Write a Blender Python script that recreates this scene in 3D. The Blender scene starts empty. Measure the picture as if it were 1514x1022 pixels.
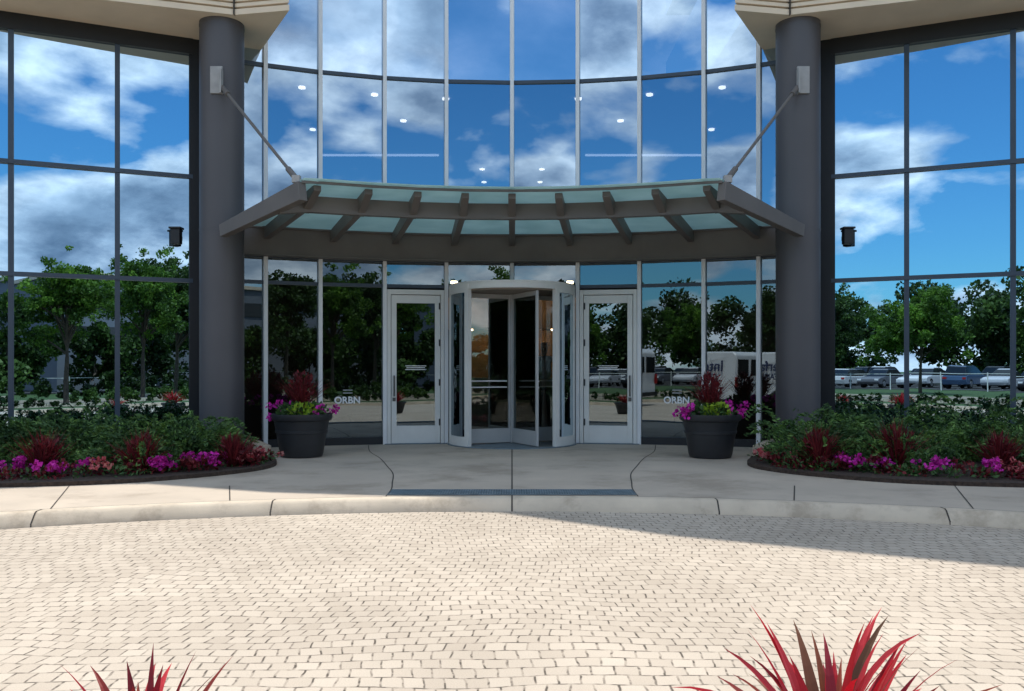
import bpy, bmesh, math, random
import numpy as np
from mathutils import Vector, Matrix
random.seed(7); rng=np.random.default_rng(7)
S=bpy.context.scene; COL=S.collection
R_=math.radians

# ------------------------------------------------------------ materials
def newmat(name):
    m=bpy.data.materials.new(name); m.use_nodes=True
    nt=m.node_tree; b=nt.nodes['Principled BSDF']; return m,nt,b
def N(nt,t,**kw):
    n=nt.nodes.new(t)
    for k,v in kw.items(): setattr(n,k,v)
    return n
def ramp(nt,stops):
    r=N(nt,'ShaderNodeValToRGB'); e=r.color_ramp.elements
    while len(e)<len(stops): e.new(.5)
    for i,(p,c) in enumerate(stops):
        e[i].position=p; e[i].color=(c[0],c[1],c[2],1)
    return r
def noisy(name,c,rough=.6,var=.15,scale=6,metal=0,bump=0,bscale=60,spec=.5,stain=0):
    m,nt,b=newmat(name)
    tc=N(nt,'ShaderNodeTexCoord'); n=N(nt,'ShaderNodeTexNoise'); n.inputs['Scale'].default_value=scale; n.inputs['Detail'].default_value=6
    nt.links.new(tc.outputs['Object'],n.inputs['Vector'])
    r=ramp(nt,[(.3,[x*(1-var) for x in c]),(.7,[min(1,x*(1+var)) for x in c])])
    nt.links.new(n.outputs['Fac'],r.inputs[0]); out=r.outputs[0]
    if stain:
        n3=N(nt,'ShaderNodeTexNoise'); n3.inputs['Scale'].default_value=stain; n3.inputs['Detail'].default_value=9; n3.inputs['Roughness'].default_value=.7
        nt.links.new(tc.outputs['Object'],n3.inputs['Vector'])
        r3=ramp(nt,[(.36,(.72,.70,.68)),(.5,(.97,.97,.97)),(.7,(1.04,1.04,1.03))]); nt.links.new(n3.outputs['Fac'],r3.inputs[0])
        mx=N(nt,'ShaderNodeMix',data_type='RGBA',blend_type='MULTIPLY'); mx.inputs[0].default_value=1; nt.links.new(out,mx.inputs[6]); nt.links.new(r3.outputs[0],mx.inputs[7]); out=mx.outputs[2]
    nt.links.new(out,b.inputs['Base Color'])
    b.inputs['Roughness'].default_value=rough; b.inputs['Metallic'].default_value=metal
    b.inputs['Specular IOR Level'].default_value=spec
    if bump:
        n2=N(nt,'ShaderNodeTexNoise'); n2.inputs['Scale'].default_value=bscale; n2.inputs['Detail'].default_value=4
        nt.links.new(tc.outputs['Object'],n2.inputs['Vector'])
        bp=N(nt,'ShaderNodeBump'); bp.inputs['Strength'].default_value=bump; bp.inputs['Distance'].default_value=.004
        nt.links.new(n2.outputs['Fac'],bp.inputs['Height']); nt.links.new(bp.outputs[0],b.inputs['Normal'])
    return m
def island(name,cols,rough=.55,trans=.0,spec=.3,clump=0):
    m,nt,b=newmat(name)
    g=N(nt,'ShaderNodeNewGeometry')
    r=ramp(nt,[(i/max(1,len(cols)-1),c) for i,c in enumerate(cols)])
    nt.links.new(g.outputs['Random Per Island'],r.inputs[0]); out=r.outputs[0]
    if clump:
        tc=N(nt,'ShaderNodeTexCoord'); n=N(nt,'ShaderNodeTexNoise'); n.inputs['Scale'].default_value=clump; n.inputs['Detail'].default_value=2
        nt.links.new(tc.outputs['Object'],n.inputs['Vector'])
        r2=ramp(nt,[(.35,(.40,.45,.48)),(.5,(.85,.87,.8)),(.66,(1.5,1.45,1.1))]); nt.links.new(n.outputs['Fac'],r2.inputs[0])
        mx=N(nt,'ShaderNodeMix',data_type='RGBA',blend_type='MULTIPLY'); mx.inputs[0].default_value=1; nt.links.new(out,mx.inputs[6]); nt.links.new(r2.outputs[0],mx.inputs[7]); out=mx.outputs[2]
    nt.links.new(out,b.inputs['Base Color'])
    b.inputs['Roughness'].default_value=rough; b.inputs['Specular IOR Level'].default_value=spec
    if trans>0:
        t=N(nt,'ShaderNodeBsdfTranslucent'); mx=N(nt,'ShaderNodeMixShader'); mx.inputs[0].default_value=trans
        nt.links.new(out,t.inputs['Color']); nt.links.new(b.outputs[0],mx.inputs[1]); nt.links.new(t.outputs[0],mx.inputs[2])
        nt.links.new(mx.outputs[0],nt.nodes['Material Output'].inputs[0])
    return m
def glassmat(name,refl,tint,through,fac,wav=.05):
    m,nt,b=newmat(name); nt.nodes.remove(b)
    gl=N(nt,'ShaderNodeBsdfGlossy'); gl.inputs['Roughness'].default_value=0.0; gl.inputs['Color'].default_value=(*refl,1)
    tr=N(nt,'ShaderNodeBsdfTransparent'); tr.inputs['Color'].default_value=(*through,1)
    lw=N(nt,'ShaderNodeFresnel'); lw.inputs['IOR'].default_value=1.5
    mr=N(nt,'ShaderNodeMapRange'); mr.inputs['From Min'].default_value=.04; mr.inputs['From Max'].default_value=1
    mr.inputs['To Min'].default_value=fac; mr.inputs['To Max'].default_value=1
    mx=N(nt,'ShaderNodeMixShader')
    nt.links.new(lw.outputs[0],mr.inputs[0]); nt.links.new(mr.outputs[0],mx.inputs[0])
    nt.links.new(tr.outputs[0],mx.inputs[1]); nt.links.new(gl.outputs[0],mx.inputs[2])
    tc=N(nt,'ShaderNodeTexCoord'); n=N(nt,'ShaderNodeTexNoise'); n.inputs['Scale'].default_value=.9; n.inputs['Detail'].default_value=1
    nt.links.new(tc.outputs['Object'],n.inputs['Vector'])
    bp=N(nt,'ShaderNodeBump'); bp.inputs['Strength'].default_value=wav; bp.inputs['Distance'].default_value=.03
    nt.links.new(n.outputs['Fac'],bp.inputs['Height']); nt.links.new(bp.outputs[0],gl.inputs['Normal'])
    nt.links.new(mx.outputs[0],nt.nodes['Material Output'].inputs[0])
    return m
def emis(name,c,s):
    m,nt,b=newmat(name); b.inputs['Emission Color'].default_value=(*c,1); b.inputs['Emission Strength'].default_value=s; b.inputs['Base Color'].default_value=(*c,1)
    return m

M_conc=noisy('sidewalk_concrete',(.53,.445,.355),.85,.08,1.3,bump=.25,bscale=90,stain=.8)
M_curb=noisy('curb_concrete',(.62,.52,.40),.85,.10,3,bump=.3,bscale=70,stain=2.5)
M_precast=noisy('precast_concrete',(.74,.61,.46),.8,.06,2,bump=.15,bscale=120)
M_col=noisy('column_paint',(.085,.08,.086),.5,.08,1.2)
M_steel=noisy('canopy_steel',(.145,.13,.12),.5,.12,2)
M_white=noisy('white_frame',(.76,.75,.71),.4,.05,3)
M_mull=noisy('silver_mullion',(.82,.82,.82),.35,.05,3)
M_dark=noisy('dark_frame',(.012,.013,.016),.5,.1,3)
M_bluef=noisy('wing_mullion',(.045,.065,.095),.4,.1,3)
M_joint=noisy('joint_filler',(.06,.05,.042),.9,.2,8)
M_grate=noisy('grate_metal',(.16,.21,.24),.5,.2,8,metal=.1)
M_pot=noisy('planter_resin',(.022,.023,.026),.5,.2,5)
M_soil=noisy('mulch',(.05,.033,.024),.95,.5,30,bump=.8,bscale=60)
M_asph=noisy('asphalt',(.045,.044,.043),.9,.2,2,bump=.3)
M_grass=noisy('grass',(.04,.085,.018),.9,.35,2.5,bump=.5)
M_bark=noisy('bark',(.09,.065,.045),.9,.3,9,bump=.5)
M_wing=glassmat('wing_glass',(.44,.60,.74),0,(.04,.05,.06),.92)
M_cg=glassmat('lobby_glass',(.55,.70,.84),0,(.36,.42,.50),.74)
M_cg2=glassmat('spandrel_view_glass',(.43,.57,.72),0,(.42,.47,.55),.64)
M_lowg=glassmat('entry_glass',(.52,.62,.68),0,(.45,.48,.48),.30)
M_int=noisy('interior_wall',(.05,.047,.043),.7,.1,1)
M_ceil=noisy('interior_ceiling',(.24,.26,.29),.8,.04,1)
M_wood=noisy('wood_panel',(.42,.24,.12),.5,.25,4)
M_lamp=emis('downlight_lens',(1,.93,.8),5)
M_warmfill=emis('warm_fill',(1,.75,.45),16)  # glow added to light the wood panel
M_letter=noisy('white_vinyl',(.88,.88,.88),.5,.02,3)
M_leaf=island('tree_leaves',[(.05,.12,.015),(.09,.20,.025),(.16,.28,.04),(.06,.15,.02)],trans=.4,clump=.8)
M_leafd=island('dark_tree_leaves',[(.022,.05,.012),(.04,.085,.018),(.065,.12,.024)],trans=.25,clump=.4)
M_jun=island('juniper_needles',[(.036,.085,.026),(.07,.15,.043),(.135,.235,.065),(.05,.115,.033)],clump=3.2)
M_bedl=island('bedding_leaves',[(.03,.07,.02),(.06,.12,.03),(.04,.09,.03)])
M_lime=island('lime_leaves',[(.25,.40,.03),(.38,.52,.05)],trans=.3)
M_mag=island('magenta_petals',[(.58,.02,.34),(.72,.04,.48),(.46,.01,.26)],trans=.2)
M_pink=island('pink_petals',[(.60,.14,.16),(.42,.05,.06),(.62,.28,.26)],trans=.2)
M_burg=island('burgundy_blades',[(.10,.010,.016),(.20,.02,.025),(.07,.012,.018)],trans=.15)
M_redl=island('cordyline_leaves',[(.55,.014,.025),(.36,.010,.022),(.62,.05,.06),(.20,.012,.025),(.30,.06,.03),(.12,.06,.03)],rough=.35,trans=.3)
M_tyre=noisy('tyre',(.02,.02,.02),.9,.1,5)
M_cwin=noisy('car_window',(.015,.018,.02),.1,.05,2)

# paver material
def paver():
    m,nt,b=newmat('paver_blocks')
    L=nt.links
    tc=N(nt,'ShaderNodeTexCoord')
    n1=N(nt,'ShaderNodeTexNoise'); n1.inputs['Scale'].default_value=.9; n1.inputs['Detail'].default_value=1
    n2=N(nt,'ShaderNodeTexNoise'); n2.inputs['Scale'].default_value=9; n2.inputs['Detail'].default_value=2
    L.new(tc.outputs['Object'],n1.inputs['Vector']); L.new(tc.outputs['Object'],n2.inputs['Vector'])
    def sc(n,s):
        a=N(nt,'ShaderNodeVectorMath',operation='SUBTRACT'); a.inputs[1].default_value=(.5,.5,.5); L.new(n.outputs['Color'],a.inputs[0])
        c=N(nt,'ShaderNodeVectorMath',operation='SCALE'); c.inputs['Scale'].default_value=s; L.new(a.outputs[0],c.inputs[0]); return c
    a=N(nt,'ShaderNodeVectorMath',operation='ADD'); L.new(tc.outputs['Object'],a.inputs[0]); L.new(sc(n1,.30).outputs[0],a.inputs[1])
    a2=N(nt,'ShaderNodeVectorMath',operation='ADD'); L.new(a.outputs[0],a2.inputs[0]); L.new(sc(n2,.022).outputs[0],a2.inputs[1])
    br=N(nt,'ShaderNodeTexBrick'); L.new(a2.outputs[0],br.inputs['Vector'])
    br.inputs['Scale'].default_value=1; br.inputs['Brick Width'].default_value=.098; br.inputs['Row Height'].default_value=.105
    br.inputs['Mortar Size'].default_value=.007; br.inputs['Mortar Smooth'].default_value=.7; br.offset=.5
    br.inputs['Color1'].default_value=(.58,.495,.40,1); br.inputs['Color2'].default_value=(.50,.42,.335,1); br.inputs['Mortar'].default_value=(.50,.42,.335,1)
    n3=N(nt,'ShaderNodeTexNoise'); n3.inputs['Scale'].default_value=17; n3.inputs['Detail'].default_value=2; L.new(tc.outputs['Object'],n3.inputs['Vector'])
    r3=ramp(nt,[(.42,(.22,.22,.22)),(.60,(1,1,1))]); L.new(n3.outputs['Fac'],r3.inputs[0])
    mu=N(nt,'ShaderNodeMath',operation='MULTIPLY'); L.new(br.outputs['Fac'],mu.inputs[0]); L.new(r3.outputs[0],mu.inputs[1])
    mx=N(nt,'ShaderNodeMix',data_type='RGBA'); L.new(mu.outputs[0],mx.inputs[0]); L.new(br.outputs['Color'],mx.inputs[6]); mx.inputs[7].default_value=(.10,.08,.06,1)
    n4=N(nt,'ShaderNodeTexNoise'); n4.inputs['Scale'].default_value=.7; n4.inputs['Detail'].default_value=7; L.new(tc.outputs['Object'],n4.inputs['Vector'])
    r4=ramp(nt,[(.3,(.82,.81,.80)),(.7,(1.03,1.03,1.03))]); L.new(n4.outputs['Fac'],r4.inputs[0])
    n5=N(nt,'ShaderNodeTexNoise'); n5.inputs['Scale'].default_value=150; n5.inputs['Detail'].default_value=3; L.new(tc.outputs['Object'],n5.inputs['Vector'])
    r5=ramp(nt,[(.3,(.86,.86,.86)),(.6,(1.02,1.02,1.02))]); L.new(n5.outputs['Fac'],r5.inputs[0])
    mm=N(nt,'ShaderNodeMix',data_type='RGBA',blend_type='MULTIPLY'); mm.inputs[0].default_value=1; L.new(mx.outputs[2],mm.inputs[6]); L.new(r4.outputs[0],mm.inputs[7])
    m5=N(nt,'ShaderNodeMix',data_type='RGBA',blend_type='MULTIPLY'); m5.inputs[0].default_value=1; L.new(mm.outputs[2],m5.inputs[6]); L.new(r5.outputs[0],m5.inputs[7])
    L.new(m5.outputs[2],b.inputs['Base Color']); b.inputs['Roughness'].default_value=.85
    bp=N(nt,'ShaderNodeBump',invert=True); bp.inputs['Strength'].default_value=.5; bp.inputs['Distance'].default_value=.006
    L.new(mu.outputs[0],bp.inputs['Height']); L.new(bp.outputs[0],b.inputs['Normal'])
    return m
M_pav=paver()
def canglass():
    m,nt,b=newmat('frosted_canopy_glass')
    b.inputs['Base Color'].default_value=(.48,.66,.62,1); b.inputs['Roughness'].default_value=.35
    t=N(nt,'ShaderNodeBsdfTranslucent')
    tc=N(nt,'ShaderNodeTexCoord'); n=N(nt,'ShaderNodeTexNoise'); n.inputs['Scale'].default_value=3; nt.links.new(tc.outputs['Object'],n.inputs['Vector'])
    r=ramp(nt,[(.3,(.66,.82,.78)),(.7,(.82,.96,.91))]); nt.links.new(n.outputs['Fac'],r.inputs[0]); nt.links.new(r.outputs[0],t.inputs['Color'])
    mx=N(nt,'ShaderNodeMixShader'); mx.inputs[0].default_value=.65
    nt.links.new(b.outputs[0],mx.inputs[1]); nt.links.new(t.outputs[0],mx.inputs[2]); nt.links.new(mx.outputs[0],nt.nodes['Material Output'].inputs[0])
    return m
M_cang=canglass()

# ------------------------------------------------------------ mesh helpers
def empty(name):
    e=bpy.data.objects.new(name,None); COL.objects.link(e); e.empty_display_size=.1; return e
def obj(name,verts,faces,mat,parent=None,smooth=False):
    me=bpy.data.meshes.new(name); me.from_pydata([tuple(v) for v in verts],[],faces); me.update()
    o=bpy.data.objects.new(name,me); COL.objects.link(o)
    for mm in (mat if isinstance(mat,(list,tuple)) else [mat]): me.materials.append(mm)
    if parent: o.parent=parent
    if smooth: me.polygons.foreach_set('use_smooth',[True]*len(me.polygons))
    return o
def bev(o,w=.01,s=2):
    m=o.modifiers.new('b','BEVEL'); m.width=w; m.segments=s; m.limit_method='ANGLE'; return o
class MB:
    def __init__(s): s.v=[];s.f=[]
    def add(s,v,f):
        k=len(s.v); s.v+= [tuple(x) for x in v]; s.f+=[tuple(i+k for i in q) for q in f]
    def box(s,x0,x1,y0,y1,z0,z1,M=None):
        v=[Vector(p) for p in [(x0,y0,z0),(x1,y0,z0),(x1,y1,z0),(x0,y1,z0),(x0,y0,z1),(x1,y0,z1),(x1,y1,z1),(x0,y1,z1)]]
        if M is not None: v=[M@p for p in v]
        s.add(v,[(0,3,2,1),(4,5,6,7),(0,1,5,4),(1,2,6,5),(2,3,7,6),(3,0,4,7)])
    def beam(s,a,b,w,h,up=(0,0,1),h2=None):
        a=Vector(a);b=Vector(b);d=(b-a).normalized();u=Vector(up);r=d.cross(u).normalized();u=r.cross(d).normalized()
        h2=h if h2 is None else h2
        v=[]
        for p,hh in((a,h),(b,h2)):
            v+=[p-r*w/2-u*hh,p+r*w/2-u*hh,p+r*w/2,p-r*w/2]   # top at axis
        s.add(v,[(0,1,2,3),(7,6,5,4),(0,4,5,1),(1,5,6,2),(2,6,7,3),(3,7,4,0)])
    def cyl(s,a,b,r,r2=None,n=24,caps=True):
        a=Vector(a);b=Vector(b);d=(b-a).normalized(); r2=r if r2 is None else r2
        t=Vector((0,0,1)) if abs(d.z)<.9 else Vector((1,0,0)); u=d.cross(t).normalized(); w=d.cross(u)
        v=[a+(u*math.cos(2*math.pi*i/n)+w*math.sin(2*math.pi*i/n))*r for i in range(n)]+[b+(u*math.cos(2*math.pi*i/n)+w*math.sin(2*math.pi*i/n))*r2 for i in range(n)]
        f=[(i,(i+1)%n,n+(i+1)%n,n+i) for i in range(n)]
        if caps: f+=[tuple(range(n))[::-1],tuple(range(n,2*n))]
        s.add(v,f)
    def prism(s,poly,z0,z1):
        n=len(poly); v=[(x,y,z0) for x,y in poly]+[(x,y,z1) for x,y in poly]
        s.add(v,[tuple(range(n))[::-1],tuple(range(n,2*n))]+[(i,(i+1)%n,n+(i+1)%n,n+i) for i in range(n)])
    def lathe(s,c,prof,n=32):
        k=len(prof); v=[]
        for r,z in prof:
            v+=[(c[0]+r*math.cos(2*math.pi*i/n),c[1]+r*math.sin(2*math.pi*i/n),c[2]+z) for i in range(n)]
        f=[(j*n+i,j*n+(i+1)%n,(j+1)*n+(i+1)%n,(j+1)*n+i) for j in range(k-1) for i in range(n)]
        s.add(v,f)
    def make(s,name,mat,parent=None,smooth=False): return obj(name,s.v,s.f,mat,parent,smooth)
def strip(mb,pts,w,z):
    for i in range(len(pts)-1):
        a=Vector((*pts[i],z));b=Vector((*pts[i+1],z));d=(b-a).normalized();r=Vector((-d.y,d.x,0))*w/2
        mb.add([a-r,b-r,b+r,a+r],[(0,1,2,3)])
def smoothobj(o,ang=40):
    for p in o.data.polygons: p.use_smooth=True
    o.data.set_sharp_from_angle(angle=R_(ang)); return o

# foliage: random quads
def quads(C,size,aspect=1.6,up=0.0,outdir=None):
    n=len(C)
    d=rng.normal(size=(n,3)); 
    if outdir is not None: d=d*.55+outdir
    d[:,2]+=up; d/=np.linalg.norm(d,axis=1)[:,None]
    t=rng.normal(size=(n,3)); u=np.cross(d,t); u/=np.linalg.norm(u,axis=1)[:,None]
    L=(size*(.6+.8*rng.random(n)))[:,None]; W=L/aspect
    a=C-d*L/2; b=C+d*L/2; m=C
    V=np.stack([a,m+u*W/2,b,m-u*W/2],1).reshape(-1,3)
    F=np.arange(4*n).reshape(-1,4)
    return V,F
def quadobj(name,parts,mats,parent=None):
    Vs=[];Fs=[];Mi=[];k=0
    for (V,F),mi in parts:
        Vs.append(V);Fs.append(F+k);Mi.append(np.full(len(F),mi));k+=len(V)
    V=np.concatenate(Vs);F=np.concatenate(Fs);Mi=np.concatenate(Mi)
    me=bpy.data.meshes.new(name); me.from_pydata(V.tolist(),[],F.tolist())
    me.polygons.foreach_set('material_index',Mi.astype(np.int32)); me.update()
    for m in mats: me.materials.append(m)
    o=bpy.data.objects.new(name,me); COL.objects.link(o)
    if parent:o.parent=parent
    return o
def ball(n,c,r,zs=1.0,shell=.5):
    d=rng.normal(size=(n,3)); d/=np.linalg.norm(d,axis=1)[:,None]
    rr=(shell+(1-shell)*rng.random(n))**.6
    P=d*rr[:,None]*r; P[:,2]*=zs
    return P+np.array(c),d
def blades(c,n,L,W,spread,droop,tiltmin=.1,segs=5):
    V=[];F=[];k=0
    for i in range(n):
        az=random.uniform(0,2*math.pi); tl=random.uniform(tiltmin,spread); l=L*random.uniform(.65,1.1); w=W*random.uniform(.7,1.15)
        hd=Vector((math.cos(az),math.sin(az),0)); side=Vector((-hd.y,hd.x,0)); p=Vector(c)+hd*random.uniform(0,.03)
        dr=droop*random.uniform(.3,1.4); tw=random.uniform(-.9,.9); cv=random.uniform(-.35,.35)
        for s in range(segs+1):
            t=s/segs; a=tl+dr*t*t
            ww=w*(.45+.9*t if t<.4 else .81*(1-((t-.4)/.6)**1.5)+.01)
            sd=(side*math.cos(tw*t)+Vector((0,0,1))*math.sin(tw*t))
            fold=Vector((0,0,1))*ww*.22
            V+=[p-sd*ww/2+fold,p,p+sd*ww/2+fold]
            p=p+(hd*math.sin(a)+side*cv*t*.6+Vector((0,0,1))*math.cos(a))*l/segs
        for s in range(segs):
            b=k+s*3; F+=[(b,b+1,b+4,b+3),(b+1,b+2,b+5,b+4)]
        k+=3*(segs+1)
    return np.array([tuple(v) for v in V]),np.array(F)

# ------------------------------------------------------------ ground
def curb_y(x):
    ax=abs(x)
    if ax<5.2: return -1.95+math.sqrt(10.2**2-ax*ax)
    y0=-1.95+math.sqrt(10.2**2-5.2**2); return y0-.5*(ax-5.2)
def arc_pts(off=0,x0=-24,x1=24,n=120):
    return [(x0+(x1-x0)*i/n,curb_y(x0+(x1-x0)*i/n)+off) for i in range(n+1)]
obj('ground',[(-600,-600,-.17),(600,-600,-.17),(600,600,-.17),(-600,600,-.17)],[(0,1,2,3)],M_grass)
pts=arc_pts()
def sheet(name,near,far,z,mat):   # strip of upward-facing quads
    V=[(x,y,z) for x,y in near]+[(x,y,z) for x,y in far]; n=len(near)
    return obj(name,V,[(i,i+1,n+i+1,n+i) for i in range(n-1)],mat)
sheet('paved_driveway',[(x,-4.4) for x,y in pts],[(x,y+.05) for x,y in pts],-.12,M_pav)
p=arc_pts(.17)
sheet('sidewalk',p,[(x,30) for x,y in p],0,M_conc)
cp=[(-.015,-.16),(-.01,-.10),(.045,-.03),(.06,-.012),(.085,.0),(.172,.0),(.172,-.16)]
p=arc_pts(0); V=[];F=[];k=len(cp)
for x,y in p: V+=[(x,y+o,z+.002) for o,z in cp]
for i in range(len(p)-1):
    for j in range(k-1): F.append((i*k+j,(i+1)*k+j,(i+1)*k+j+1,i*k+j+1))
smoothobj(obj('curb',V,F,M_curb),50)
# joints
jt=MB()
strip(jt,[(0.0,14.0),(0.0,8.42)],.014,.003)
def catm(P,n=5):
    out=[]
    for i in range(len(P)-1):
        p0=Vector(P[max(i-1,0)]);p1=Vector(P[i]);p2=Vector(P[i+1]);p3=Vector(P[min(i+2,len(P)-1)])
        for k in range(n):
            t=k/n; q=.5*((2*p1)+(p2-p0)*t+(2*p0-5*p1+4*p2-p3)*t*t+(-p0+3*p1-3*p2+p3)*t**3); out.append((q.x,q.y))
    return out+[tuple(P[-1])]
for s in(-1,1):
    strip(jt,catm([(s*2.3,14.1),(s*2.1,13.0),(s*1.8,12.0),(s*1.56,11.0),(s*1.38,10.2),(s*1.28,9.4),(s*1.22,8.9),(s*1.2,8.37)]),.013,.003)
    for x0,x1 in ((2.6,3.0),(4.0,4.7),(5.6,6.6)):
        strip(jt,[(s*x0,curb_y(x0)+.19),(s*x1*.98,9.1+.05)],.012,.003)
strip(jt,arc_pts(.178,-8,8,60),.010,.0035)
for x in (-6,-4.05,-2.2,0,1.9,3.75,6):
    y=curb_y(x); 
    for j in range(len(cp)-2):
        (o0,z0),(o1,z1)=cp[j],cp[j+1]
        jt.add([(x-.007,y+o0-.003,z0+.004),(x+.007,y+o0-.003,z0+.004),(x+.007,y+o1-.003,z1+.005),(x-.007,y+o1-.003,z1+.005)],[(0,1,2,3)])
jt.make('pavement_joints',M_joint)
# trench drain
td=empty('trench_drain'); a=MB(); a.box(-1.19,1.19,8.45,8.79,-.02,.0045); a.make('drain_channel',M_joint,td)
a=MB(); 
for i in range(96):
    x=-1.18+i*.0246; a.box(x,x+.015,8.47,8.77,.005,.012)
for y in (8.45,8.54,8.62,8.70,8.77): a.box(-1.2,1.2,y,y+.018,.005,.014)
a.make('grate_bars',M_grate,td)
# asphalt behind, parking lot
obj('access_road',[(-90,-16,-.15),(90,-16,-.15),(90,-11,-.15),(-90,-11,-.15)],[(0,1,2,3)],M_asph)
obj('parking_lot_pavement',[(-80,-58,-.15),(60,-58,-.15),(60,-36,-.15),(-80,-36,-.15)],[(0,1,2,3)],M_asph)
a=MB()
for i in range(40): a.box(-62+i*2.8,-61.9+i*2.8,-44,-39,-.147,-.145)
a.make('parking_lines',M_letter)
a=MB(); a.box(-90,90,-11,-10.8,-.16,-.02); a.box(-90,90,-16.2,-16,-.16,-.02); a.box(-24,24,-4.6,-4.4,-.16,.0); a.make('road_curb',M_curb)

# ------------------------------------------------------------ building
B=empty('office_building')
RC=9.3; CY=5.28
def wall_y(x): return CY+math.sqrt(RC*RC-x*x)
XS=[-4.38,-3.86,-3.07,-2.08,-1.085,0,1.085,2.08,3.07,3.86,4.38]
Wp=[(x,wall_y(x)) for x in XS]
ZT=13.2
gl=MB(); gm=MB(); lg=MB(); hb=MB(); g2=MB()
def pane(mb,a,b,z0,z1,j=.003):
    d=Vector((b[0]-a[0],b[1]-a[1],0)).normalized(); nrm=Vector((d.y,-d.x,0))
    o1=random.uniform(-j,j);o2=random.uniform(-j,j);o3=random.uniform(-j,j)*1.5
    A=Vector((a[0],a[1],0))+nrm*o1; Bv=Vector((b[0],b[1],0))+nrm*o2
    mb.add([A+Vector((0,0,z0)),Bv+Vector((0,0,z0)),Bv+nrm*o3+Vector((0,0,z1)),A+nrm*o3+Vector((0,0,z1))],[(0,1,2,3)])
for i in range(10):
    a,b=Wp[i],Wp[i+1]
    door=i in(3,6); rev=i in(4,5)
    zs=[.06,2.58,2.99,5.97,8.9,11,13.2]
    for j in range(len(zs)-1):
        if (door or rev) and j==0: continue
        pane(lg if j<2 else (g2 if j==2 else gl),a,b,zs[j],zs[j+1])
    for z in zs:
        if z<.1:
            if door or rev: continue
            hb.beam((*a,.12),(*b,.12),.10,.12); continue
        w=.055
        gm.beam((*a,z+w/2),(*b,z+w/2),.07,w)
gl.make('lobby_glass_upper',M_cg,B); g2.make('lobby_glass_middle',M_cg2,B); lg.make('lobby_glass_lower',M_lowg,B)
gm.make('transoms',M_bluef,B); hb.make('sill',M_dark,B)
a=MB()
for i,(x,y) in enumerate(Wp[1:-1]):
    d=Vector((x,y-CY,0)).normalized(); ang=math.atan2(d.x,d.y)
    M=Matrix.Translation((x,y,0))@Matrix.Rotation(-ang,4,'Z')
    a.box(-.03,.03,-.09,.03,2.62 if i==4 else 0,ZT,M)
a.make('mullions',M_mull,B)
# wings
GW=MB(); MW=MB(); DK=MB()
for s in(-1,1):
    o=Vector((s*4.83,13.30,0)); d=Vector((s*.911,-.411,0)); nrm=Vector((-s*.411,-.911,0))
    ss=[0,1.04,2.40,3.76,5.12,6.48,7.84,9.2,10.56,11.9]
    zz=[.22,2.56,4.13,6.02]
    for i in range(len(ss)-1):
        p=o+d*ss[i]; q=o+d*ss[i+1]
        for j in range(3):
            if s<0: pane(GW,(q.x,q.y),(p.x,p.y),zz[j],zz[j+1],.003)
            else: pane(GW,(p.x,p.y),(q.x,q.y),zz[j],zz[j+1],.003)
        c=q+nrm*.03; MW.beam((c.x,c.y,0.1),(c.x,c.y,6.04),.07,.05,up=nrm)
        for z in (2.56,4.13):
            pp=p+nrm*.018; qq=q+nrm*.018; MW.beam((pp.x,pp.y,z+.025),(qq.x,qq.y,z+.025),.06,.06)
        DK.beam((p.x,p.y,.24),(q.x,q.y,.24),.1,.3); pp=p+nrm*.01; qq=q+nrm*.01
        DK.beam((pp.x,pp.y,6.21),(qq.x,qq.y,6.21),.1,.24)
    DK.prism([(s*4.36,13.46),(s*4.36,13.9),(s*5.0,13.9),(s*4.86,13.24)][::s],0,6.2)
GW.make('wing_glass_panes',M_wing,B); MW.make('wing_mullions',M_bluef,B); DK.make('dark_pier_and_sills',M_dark,B)
bk=MB()
for s in(-1,1):
    bk.prism([(s*4.95,13.95),(s*15.7,9.1),(s*15.7,24),(s*4.95,24)][::-s],0.05,6.15)
bk.make('wing_interior',M_dark,B)
# precast bands
def offs(poly,d):
    n=len(poly);out=[]
    for i in range(n):
        p=Vector(poly[i-1]);q=Vector(poly[i]);r=Vector(poly[(i+1)%n])
        a=(q-p).normalized();b=(r-q).normalized();na=Vector((a.y,-a.x));nb=Vector((b.y,-b.x))
        m=(na+nb); m=m/(m.dot(na)+1e-6) if m.length>.1 else na
        out.append(tuple(q-m*d))
    return out
def band(mb,s,z0,z1,fy=0):
    poly=[(-16,9.05+fy),(-5.7,11.8+fy),(-3.9,12.36+fy),(-3.09,12.2+fy),(-3.86,13.62),(-4.45,14.6),(-16,14.6)]
    if s>0: poly=[(-x,y) for x,y in poly][::-1]
    z=z0; mb.prism(poly,z,z+.08); z+=.08
    k=0
    while z<z1-.2:
        mb.prism(offs(poly,.06),z,z+.03); z+=.03
        h=.05 if k<5 else .4
        h=min(h,z1-z); mb.prism(offs(poly,.004*(k%2)+.003),z,z+h); z+=h; k=(k+1)%8
    if z<z1: mb.prism(poly,z,z1)
a=MB(); band(a,-1,6.2,7.45); band(a,1,6.2,7.6); band(a,1,9.6,10.9);  # out-of-view band tops and upper right band sized for the shadow edge
pb=a.make('precast_bands',M_precast,B)
vj=MB()
for s in(-1,1):
    vj.box(s*3.905-.008,s*3.905+.008,12.335,12.4,6.2,7.4)
vj.make('precast_joints',M_joint,B)
a=MB(); a.prism([(4.2,13.2),(5.7,12.1),(15.9,9.4),(15.9,24),(4.2,24)][::1],7.6,9.6); a.prism([(4.2,13.2),(5.7,12.1),(15.9,9.4),(15.9,24),(4.2,24)],10.9,13.2)
a.make('unseen_shadow_floors',M_wing,B)  # unseen upper floors, added mainly to cast the shadow edge
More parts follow.
